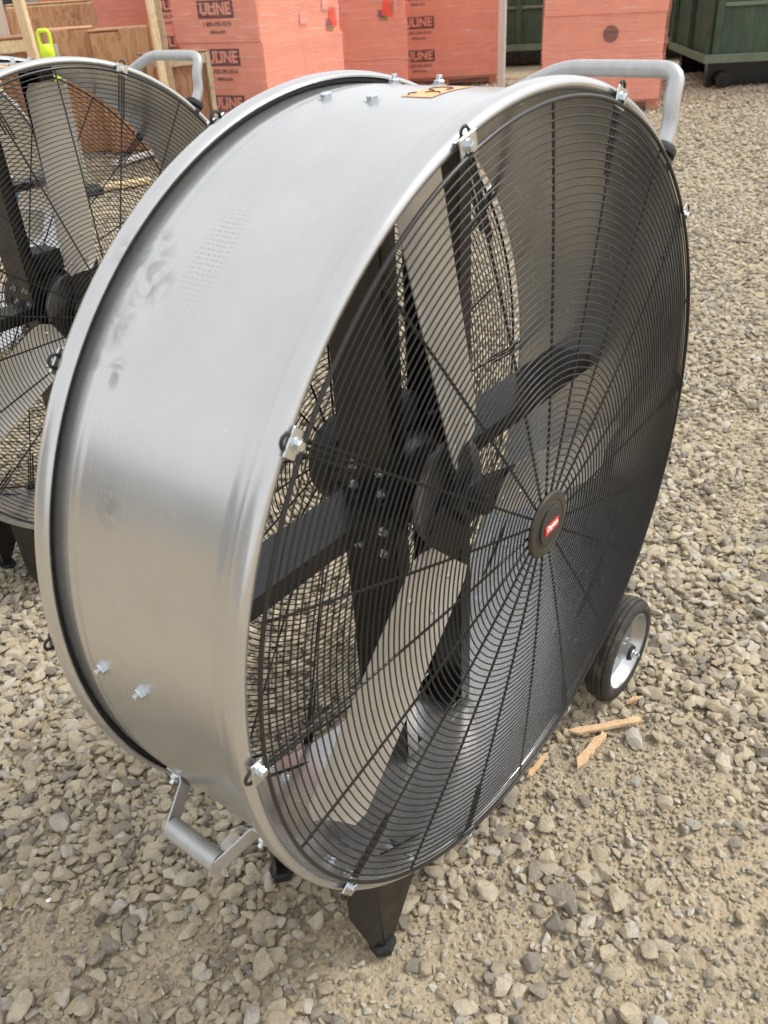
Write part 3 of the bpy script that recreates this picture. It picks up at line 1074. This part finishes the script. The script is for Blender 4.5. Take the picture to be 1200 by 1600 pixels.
M['ply2'] = mat_wood('dark_plywood', lin(112, 78, 56), lin(138, 98, 70), lin(156, 114, 84))
M['lumber'] = mat_wood('pale_lumber', lin(186, 156, 116), lin(208, 180, 140), lin(222, 198, 160), 2.0)
M['lumber2'] = mat_wood('grey_lumber', lin(138, 118, 94), lin(162, 142, 116), lin(180, 160, 132), 2.0)

LOGO = text_mesh('logo_letters', 'ULINE', .145, M['kraft'], .001, .0055, 0, 1.02)
PHONE = text_mesh('phone_print', '1-800-295-5510', .058, M['navy'], .001, .0008)
SITE = text_mesh('site_print', 'uline.com', .055, M['navy'], .001, .0008)

def load(label, corner, rz, lx, ly, nl, h, logo_x=None, logo_y=None, stick=None, lean=0.0, group='red wrapped pallet loads', base=.14):
    """corner = ground point of the near corner; local x runs along the sticker face (normal -y), local y along the logo face (normal -x)"""
    t = thing('pallet_load', label, 'pallet load', (corner[0], corner[1], -.012), rz, group)
    pal = MB()
    for k in range(3):
        x = .05 + (lx - .2) * k / 2
        pal.box(x, x + .1, .02, ly - .02, .022, .115)
    pal.obj('pallet', M['lumber2'], t)
    for k in range(9):
        y = .02 + (ly - .14) * k / 8
        MB().box(.01, lx - .01, y, y + .1, .1155, .137, .002).obj('pallet_board', M['lumber2'], t)
    for k in range(nl):
        z0 = base + k * h
        j = rng.uniform(-.012, .012, 2)
        c = MB().box(.02 + j[0], lx - .02 + j[0], .02 + j[1], ly - .02 + j[1], z0, z0 + h - .0015, .003).obj('carton', M['kraft'], t)
        MB().box(lx / 2 - .035, lx / 2 + .035, .0185 + j[1], .0199 + j[1], z0 + .01, z0 + h - .016).obj('packing_tape', M['paper'] if False else M['kraft'], c)
        if logo_y is not None:
            x = .0185 + j[0]
            pn = MB().box(x - .0005, x + .0012, logo_y - .235, logo_y + .235, z0 + h * .5 + .000, z0 + h * .5 + .160).obj('logo_panel', M['navy'], c)
            obj('logo_letters', LOGO, c, (x - .0012, logo_y, z0 + h * .5 + .080), (R(90), 0, R(-90)), (1.0, 1, 1))
            obj('phone_print', PHONE, c, (x - .0012, logo_y - .0, z0 + h * .5 - .052), (R(90), 0, R(-90)))
            obj('site_print', SITE, c, (x - .0012, logo_y - .0, z0 + h * .5 - .118), (R(90), 0, R(-90)))
        if logo_x is not None:
            y = .0185 + j[1]
            MB().box(logo_x - .235, logo_x + .235, y - .0005, y + .0012, z0 + h * .5 + .000, z0 + h * .5 + .160).obj('logo_panel', M['navy'], c)
            obj('logo_letters', LOGO, c, (logo_x, y - .0012, z0 + h * .5 + .080), (R(90), 0, 0))
            obj('phone_print', PHONE, c, (logo_x, y - .0012, z0 + h * .5 - .052), (R(90), 0, 0))
            obj('site_print', SITE, c, (logo_x, y - .0012, z0 + h * .5 - .118), (R(90), 0, 0))
        if stick and k in stick:
            y = .0170
            for (nm, m_, sx, sz, sw, sh, ang) in stick[k]:
                sb = MB().lathe([(.0001, -.0006), (sw / 2, -.0006), (sw / 2, .0006), (.0001, .0006)], 14, 'y') if nm.startswith('round') else MB().box(-sw / 2, sw / 2, -.0006, .0006, -sh / 2, sh / 2)
                sb.obj(nm, M[m_], c, loc=(sx, y, z0 + sz), rot=(0, R(ang), 0))
    # film: loose sleeve hugging the stack, wrinkled
    top = base + nl * h
    nz, per = 90, []
    for (x0, y0, x1, y1, n) in ((0, 0, lx, 0, 40), (lx, 0, lx, ly, 40), (lx, ly, 0, ly, 40), (0, ly, 0, 0, 40)):
        for k in range(n):
            per.append((x0 + (x1 - x0) * k / n, y0 + (y1 - y0) * k / n, x1 - x0, y1 - y0, k / n))
    v, f = [], []
    m = len(per)
    for i in range(nz + 1):
        z = .05 + (top + .02 - .05) * i / nz
        for (x, y, dx, dy, q) in per:
            L = math.hypot(dx, dy)
            nx, ny = dy / L, -dx / L
            e = min(q, 1 - q)
            w = .014 * mnoise.noise(Vector((x * 1.5 + corner[0], y * 1.5, z * 9))) + .018 * mnoise.noise(Vector((x * 2.2, y * 2.2 + corner[1], z * 2.2)))
            w = (w + .010) * min(1, e * 14) + .001
            v.append((x + nx * w, y + ny * w, z))
    for i in range(nz):
        for k in range(m):
            k2 = (k + 1) % m
            f.append((i * m + k, i * m + k2, i * m + m + k2, i * m + m + k))
    MB().add(v, f).obj('stretch_film', M['film'], t, True, 60, fix=False)
    return t

stk = lambda cx_, z=0: [('barcode_label', 'paper', cx_ + .42, .30, .12, .18, 3), ('paper_label', 'paper', cx_ + .0, .16, .14, .11, 2), ('orange_sticker', 'redlab', cx_ + .55, .14, .14, .17, 8),
             ('purple_sticker', 'purple', cx_ + .47, .08, .10, .08, 12), ('green_sticker', 'greenlab', cx_ + .49, .035, .11, .05, 12), ('white_sticker', 'paper', cx_ + .63, .17, .09, .15, 5)]
HOLE = [('round_hole_print', 'hole', .76, .24, .17, .17, 0)]
A = load('red film wrapped cartons with stacked navy logos down its left face, behind the fan', (5.80, 6.35), R(7.3), 1.50, 1.16, 5, .432, logo_y=.56, stick={2: stk(.78), 1: HOLE})
B = load('red wrapped cartons between the logo stack and the narrow far stack', (7.91, 7.96), math.atan2(-.78, .63), 1.50, 1.2, 5, .432, stick={2: stk(.70), 1: HOLE})
Cc = load('far red wrapped stack with half hidden logos beside the white pole', (10.30, 8.21), math.atan2(-.83, .56), 1.62, 1.2, 5, .432, logo_x=.42)
D = load('red wrapped carton stack standing alone before the green bins', (8.709, 4.804), math.atan2(3.569 - 4.804, 9.292 - 8.709), 1.37, 1.2, 5, .432, stick={2: stk(.62), 1: HOLE})
E_ = load('red wrapped cartons behind the plywood crates at upper left', (6.81, 11.66), math.atan2(10.78 - 11.66, 8.04 - 6.81), 1.51, 1.2, 5, .432, logo_x=.42)
F_ = load('red wrapped cartons behind the pale post, between crates and logo stack', (7.35, 10.0), math.atan2(-.70, .71), 1.3, 1.2, 5, .432, logo_x=.30)

def crate(label, loc, rz, w, d, h, skin='ply', frame='lumber', seams=2, group='plywood crates', inset=False):
    """loc = near left corner on the ground; front face along local x"""
    t = thing('wooden_crate', label, 'crate', (loc[0], loc[1], -.012), rz, group)
    p = .05
    for (x, y) in ((0, 0), (w - p, 0), (0, d - p), (w - p, d - p)):
        MB().box(x, x + p, y, y + p, 0, h, .003).obj('post', M[frame], t)
    for (y0, y1) in ((0, p), (d - p, d)):
        for (z0, z1) in ((.02, .11), (h - .09, h)):
            MB().box(p, w - p, y0 + .004, y1 - .004, z0, z1 - .002, .003).obj('rail', M[frame], t)
    for (x0, x1) in ((0, p), (w - p, w)):
        for (z0, z1) in ((.02, .11), (h - .09, h)):
            MB().box(x0 + .004, x1 - .004, p, d - p, z0, z1 - .002, .003).obj('rail', M[frame], t)
    fy = p * .8 if inset else -.016
    for k in range(seams):
        x0 = w * k / seams + .003
        x1 = w * (k + 1) / seams - .003
        zt = h + (.004 if inset is False else -.1) + rng.uniform(-.02, .015) * (0 if inset else 1)
        MB().box(max(x0, p) if inset else x0, min(x1, w - p) if inset else x1, fy, fy + .014, .03, zt, .002).obj('panel', M[skin], t)
    for x0 in (-.0155, w + .0015):
        if not inset:
            MB().box(x0, x0 + .014, .004, d - .004, .03, h + .001, .002).obj('panel', M[skin], t)
    MB().box(-.012, w + .012, .002, d - .002, h + .006, h + .020, .002).obj('lid', M[skin], t)
    return t
crate('tall plywood crate with wavy grain standing behind the lower crates', (5.06, 9.59), math.atan2(-.56, .83), .94, .7, 1.42, 'ply', 'lumber', 1)
crate('plywood crate beside the lime delineator post', (4.63, 8.32), math.atan2(-.56, .83), .50, .55, 1.19, 'ply', 'lumber', 2)
crate('plywood crate with dark right side, next to the pale upright post', (4.89, 7.91), math.atan2(-.60, .80), .59, .5, 1.165, 'ply', 'ply2', 2)
crate('low crate of pale lumber frame with dark inset panel', (3.30, 7.12), math.atan2(-.52, .855), .40, .5, 1.21, 'ply2', 'lumber', 1, inset=True)
crate('brown plywood crate just left of the red logo stack', (4.62, 6.47), math.atan2(-.2, .98), .50, .5, .98, 'ply2', 'lumber2', 1, inset=True)

def post(label, a, b, w, d, mat):
    a, b = Vector(a), Vector(b)
    z = (b - a).normalized()
    q = z.to_track_quat('Z', 'Y')
    m = MB().box(-w / 2, w / 2, -d / 2, d / 2, 0, (b - a).length, .004)
    o = m.obj('timber_post', M[mat], None, loc=a, rot=q.to_euler())
    return tag(o, label, 'post', 'upright timbers')
post('pale yellow timber leaning upright left of the lime delineator', (3.52, 6.72, -.01), (3.50, 6.84, 2.5), .045, .10, 'lumber')
post('pale upright timber at the left edge of the logo stack', (4.48, 6.33, -.01), (4.50, 6.37, 2.5), .06, .07, 'lumber')
post('grey brown timber upright doubled against the pale post', (4.56, 6.36, -.01), (4.59, 6.40, 2.5), .09, .06, 'lumber2')

# lime delineator post with grab handle
dl = thing('delineator_post', 'lime green delineator post with loop handle before the crates', 'delineator', (3.43, 6.43, -.012))
dl.scale = (1, 1, 1.075)
M['lime'] = simple('lime_plastic', lin(206, 232, 40), 0.4, 0, 0.06, 20)
MB().lathe([(.001, .0), (.20, .0), (.20, .05), (.17, .07), (.06, .08), (.001, .08)], 8, 'z').obj('base', M['foot'], dl)
MB().lathe([(.058, .07), (.056, .60), (.054, .82), (.064, .87), (.070, .91), (.062, .96), (.042, .985), (.054, 1.01), (.060, 1.045), (.054, 1.08), (.04, 1.10), (.001, 1.10)], 28, 'z').obj('post', M['lime'], dl, True, 50)
MB().tube([(-.042, 0, 1.07), (-.045, 0, 1.13), (-.042, 0, 1.175), (-.030, 0, 1.19), (.030, 0, 1.19), (.042, 0, 1.175), (.045, 0, 1.13), (.042, 0, 1.07)], .014, 10).obj('loop_handle', M['lime'], dl, True, 60, rot=(0, 0, R(-35)))
for z in (.45, .68):
    MB().lathe([(.0495, z), (.0500, z + .002), (.0492, z + .09), (.0485, z + .092)], 28, 'z').obj('reflective_band', M['paper'], dl, True)
tag(MB().tube([(3.56, 6.50, -.01), (3.57, 6.52, 1.16)], .022, 16).obj('metal_pipe', M['tube'], None, True, 50), 'upright grey pipe just right of the lime delineator', 'pipe')

# white pole right of the far stack
tag(MB().tube([(10.42, 6.36, -.01), (10.42, 6.36, 2.6)], .055, 16).obj('white_pole', simple('white_pole_paint', lin(214, 212, 204), .5), None, True, 50), 'white pole between the far red stack and the green bins', 'pole')

# green steel bins
def mat_green():
    nt = NT('green_bin_paint')
    nt.s(Roughness=0.6)
    tc = nt.n('ShaderNodeTexCoord')
    mp = nt.n('ShaderNodeMapping', i_Scale=(2.5, 2.5, .7))
    nt.l(tc.outputs['Object'], mp.inputs[0])
    n1 = nt.n('ShaderNodeTexNoise', i_Scale=3.0, i_Detail=8.0, i_Roughness=0.7)
    nt.l(mp.outputs[0], n1.inputs['Vector'])
    c = ramp(nt, [(0.3, lin(44, 60, 46)), (0.5, lin(58, 78, 58)), (0.66, lin(76, 94, 72)), (0.76, lin(104, 92, 72))], n1.outputs['Fac'])
    nt.l(c.outputs[0], nt.b.inputs['Base Color'])
    bump(nt, n1.outputs['Fac'], 0.4, 0.01)
    return nt.m
M['green'] = mat_green()
M['greenlite'] = simple('worn_green_edge', lin(104, 118, 98), 0.6, 0, 0.2, 6)

def bin_(label, loc, rz, L, D_, hgt, z0, nr, end=True):
    t = thing('steel_bin', label, 'bin', (loc[0], loc[1], -.012), rz, 'green steel bins')
    MB().box(0, L, 0, D_, z0, z0 + hgt, .02).obj('body', M['green'], t)
    for k in range(2):
        y = .25 + (D_ - .65) * k
        MB().box(.05, L - .05, y, y + .15, 0.02, z0 - .002).obj('skid', M['black'], t)
    for x in (.15, L - .3):
        MB().lathe([(.001, -.06), (.10, -.06), (.10, .06), (.001, .06)], 20, 'y', (x + .08, .12, .11)).obj('roller', M['black'], t, True)
    for k in range(nr + 1):
        x = (L - .09) * k / nr
        MB().box(x, x + .09, -.07, -.001, z0 + .02, z0 + hgt - .02, .008).obj('rib', M['green'], t)
    for k in range(max(2, int(nr * D_ / L)) + 1):
        y = (D_ - .09) * k / max(2, int(nr * D_ / L))
        MB().box(-.07, -.001, y, y + .09, z0 + .02, z0 + hgt - .02, .008).obj('rib', M['green'], t)
    for z in (z0 + .62, z0 + 1.18, z0 + hgt - .06):
        MB().box(.092, L - .092, -.045, -.001, z, z + .045, .006).obj('rail', M['greenlite'], t)
    MB().box(-.09, L + .02, -.09, -.0705, z0 + .0, z0 + .10, .006).obj('sill', M['greenlite'], t)
    MB().box(-.085, -.0705, -.06, D_, z0 + .0, z0 + .10, .006).obj('sill', M['greenlite'], t)
    return t
b1 = bin_('long green steel bin at the right edge, nearest the camera', (11.16, 3.715), math.atan2(-.84, .54), 5.5, 2.3, 2.4, .32, 5)
b2 = bin_('dark green steel bin standing behind the red carton stacks', (12.9, 8.9), math.atan2(-.87, .5), 4.6, 2.2, 2.4, .25, 8)
for z in (.75, 1.15, 1.55, 1.95):
    MB().tube([(1.55, -.10, z), (2.25, -.10, z)], .018, 8).obj('ladder_rung', M['greenlite'], b2, True)

# cream building and red pickup far behind
bl = thing('cream_building', 'cream walled building at the top left corner', 'building', (7.15, 13.2, -.012), math.atan2(.51, -.86))
M['cream'] = simple('cream_wall', lin(214, 208, 192), .8, 0, .05, 3)
M['greywall'] = simple('grey_metal_wall', lin(150, 150, 140), .6, 0, .06, 4)
MB().box(0, 13, -9, 0, 0, 5.2).obj('wall', M['cream'], bl)
for k in range(9):
    MB().box(.3 + k * 1.45, .34 + k * 1.45, .001, .02, .05, 5.1).obj('panel_joint', M['greywall'], bl)
MB().box(-.03, .12, .0012, .06, 0, 5.2).obj('corner_trim', M['cream'], bl)
MB().box(-.15, 13.2, -9.2, .2, 5.201, 5.4).obj('roof', M['greywall'], bl)
g2 = thing('grey_shed', 'grey corrugated shed far behind the red pickup', 'building', (13.0, 31.0, -.012), math.atan2(-.52, .855))
MB().box(0, 14, 0, 6, 0, 5).obj('wall', M['greywall'], g2)
for k in range(40):
    MB().box(.1 + k * .345, .2 + k * .345, -.03, -.001, .02, 4.98).obj('wall_rib', M['greywall'], g2)

pk = thing('pickup_truck', 'red pickup truck parked far behind the crates', 'truck', (12.6, 23.1, -.012), R(-31))
M['carred'] = simple('faded_red_paint', lin(196, 70, 62), .35, 0, .04, 4)
M['glass'] = simple('dark_glass', (.03, .04, .04, 1), .1, 0, .05, 4)
bd_ = MB()
side = [(-2.6, .45), (2.5, .45), (2.6, .75), (2.5, 1.02), (1.15, 1.10), (.45, 1.72), (-.85, 1.75), (-1.05, 1.08), (-2.6, 1.06)]
bd_.prism(side, 1.8, ((0, -.9, 0), (1, 0, 0), (0, 0, 1), (0, 1, 0)))
body = bd_.obj('body', M['carred'], pk)
for s in (-1, 1):
    y = -.9 if s < 0 else .9
    MB().prism([(.98, 1.13), (.42, 1.64), (-.10, 1.66), (-.10, 1.13)], .012, ((0, y - (.012 if s < 0 else 0), 0), (1, 0, 0), (0, 0, 1), (0, 1, 0))).obj('side_window', M['glass'], pk)
    MB().prism([(-.18, 1.13), (-.18, 1.66), (-.78, 1.66), (-.92, 1.13)], .012, ((0, y - (.012 if s < 0 else 0), 0), (1, 0, 0), (0, 0, 1), (0, 1, 0))).obj('side_window', M['glass'], pk)
    MB().box(.78, .98, y + (-.24 if s < 0 else .02), y + (-.02 if s < 0 else .24), 1.12, 1.34, .02).obj('mirror', M['white'], pk)
    for x in (-1.6, 1.6):
        w_ = MB().lathe([(.001, -.1), (.20, -.1), (.21, -.11), (.36, -.11), (.38, -.08), (.38, .08), (.36, .11), (.001, .11)], 28, 'y', (x, y, .38)).obj('wheel', M['foot'], pk, True)
        MB().lathe([(.001, -.118), (.20, -.118), (.205, -.105), (.001, -.104)] if s < 0 else [(.001, .118), (.20, .118), (.205, .105), (.001, .1115)], 24, 'y', (x, y, .38)).obj('rim', M['rim'], w_, True)
MB().prism([(1.125, 1.14), (.465, 1.70), (.475, 1.712), (1.145, 1.15)], 1.5, ((0, -.75, 0), (1, 0, 0), (0, 0, 1), (0, 1, 0))).obj('windscreen', M['glass'], pk)

# ------------------------------------------------------------------ small things on the ground
M['split'] = mat_wood('split_softwood', lin(186, 148, 108), lin(206, 170, 128), lin(218, 188, 150), 5.0)
def splinter(label, a, b, w, t, seed, z=.012):
    """a split sliver of wood from a to b, ragged ends"""
    r = np.random.default_rng(seed)
    a, b = Vector((a[0], a[1], z)), Vector((b[0], b[1], z + .006))
    L = (b - a).length
    n = 9
    v, f = [], []
    for i in range(n + 1):
        x = L * i / n
        ww = w * (.5 + .1 * r.normal() * .6) * (1 if 0 < i < n else .55)
        off = .002 * r.normal()
        for (yy, zz) in ((-ww + off, 0), (ww + off, 0), (ww * .9 + off, t * (1 + .25 * r.normal() * .5)), (-ww * .9 + off, t)):
            v.append((x + (r.uniform(-.012, .012) if i in (0, n) else 0), yy, zz))
    for i in range(n):
        for k in range(4):
            f.append((i * 4 + k, i * 4 + (k + 1) % 4, i * 4 + 4 + (k + 1) % 4, i * 4 + 4 + k))
    f += [(3, 2, 1, 0), tuple(n * 4 + k for k in range(4))]
    d = (b - a)
    o = MB().add(v, f).obj('wood_splinter', M['split'], None, loc=a, rot=(0, -math.asin(d.z / L), math.atan2(d.y, d.x)))
    return tag(o, label, 'wood scrap', 'wood splinters')
splinter('longest pale wood splinter lying on gravel below the wheel', (.279, .016), (.405, -.100), .019, .007, 1)
splinter('short pale wood splinter below the longest one, pointing at it', (.205, -.040), (.316, -.052), .020, .007, 2)
splinter('thin brown wood splinter at the edge of the front guard', (.12, .035), (.185, .025), .012, .005, 3)
splinter('tiny orange wood chip beside the bottom of the wheel', (.452, -.052), (.472, -.068), .012, .005, 4)
o = MB().lathe([(.001, 0), (.004, .001), (.0052, .003), (.0036, .005), (.001, .006)], 7, 'z').obj('white_pebble', simple('white_quartz', lin(244, 244, 242), .5), None, True, 60, loc=(-.698, .647, .014))
tag(o, 'tiny bright white pebble at lower left of the gravel', 'pebble')

# long warehouse off to the left of the camera, seen mirrored in the drum
wh = thing('grey_warehouse', 'long pale grey metal warehouse far off to the left', 'building', (-11.0, 7.4, -.012), math.atan2(47.8, -30.7))
M['bluegrey'] = simple('blue_grey_cladding', lin(142, 146, 150), .6, 0, .05, 3)
MB().box(0, 58, 0, 12, 0, 5).obj('wall', M['bluegrey'], wh)
for k in range(29):
    MB().box(.5 + k * 2, .62 + k * 2, -.05, -.001, 0, 4.99).obj('wall_rib', M['bluegrey'], wh)
MB().box(-.3, 58.3, -.3, 12.3, 5.001, 5.2).obj('roof', M['greywall'], wh)

# odds and ends lying on the gravel between the crates
def board(label, a, b, w, t, mat, z=.015):
    a, b = Vector((a[0], a[1], z)), Vector((b[0], b[1], z + .01))
    d = b - a
    o = MB().box(0, d.length, -w / 2, w / 2, 0, t, .002).obj('loose_board', M[mat], None, loc=a, rot=(0, -math.asin(d.z / d.length), math.atan2(d.y, d.x)))
    return tag(o, label, 'board', 'loose boards on the gravel')
board('white painted board lying on gravel behind the second fan', (4.42, 7.22), (5.05, 7.36), .12, .03, 'white')
board('short pale board lying on gravel before the plywood crates', (3.62, 6.36), (3.98, 6.14), .14, .035, 'lumber')
M['blue'] = simple('blue_tarp', lin(52, 92, 150), .45, 0, .15, 12)
bm_ = MB()
n_, m_ = 20, 10
for i in range(m_ + 1):
    for j in range(n_):
        a = 2 * math.pi * j / n_
        ph = math.pi / 2 * i / m_
        q = Vector((math.cos(a) * math.cos(ph), math.sin(a) * math.cos(ph), math.sin(ph)))
        k_ = 1 + .35 * mnoise.noise(q * 2.3 + Vector((3, 1, 7))) + .15 * mnoise.noise(q * 6)
        bm_.v.append((q.x * .2 * k_, q.y * .14 * k_, q.z * .13 * k_))
for i in range(m_):
    for j in range(n_):
        bm_.f.append((i * n_ + j, i * n_ + (j + 1) % n_, (i + 1) * n_ + (j + 1) % n_, (i + 1) * n_ + j))
tag(bm_.obj('tarp_bundle', M['blue'], None, True, 40, loc=(3.08, 6.90, -.015), rot=(0, 0, -.6)), 'crumpled blue tarp bundle on gravel beside the low framed crate', 'tarp')
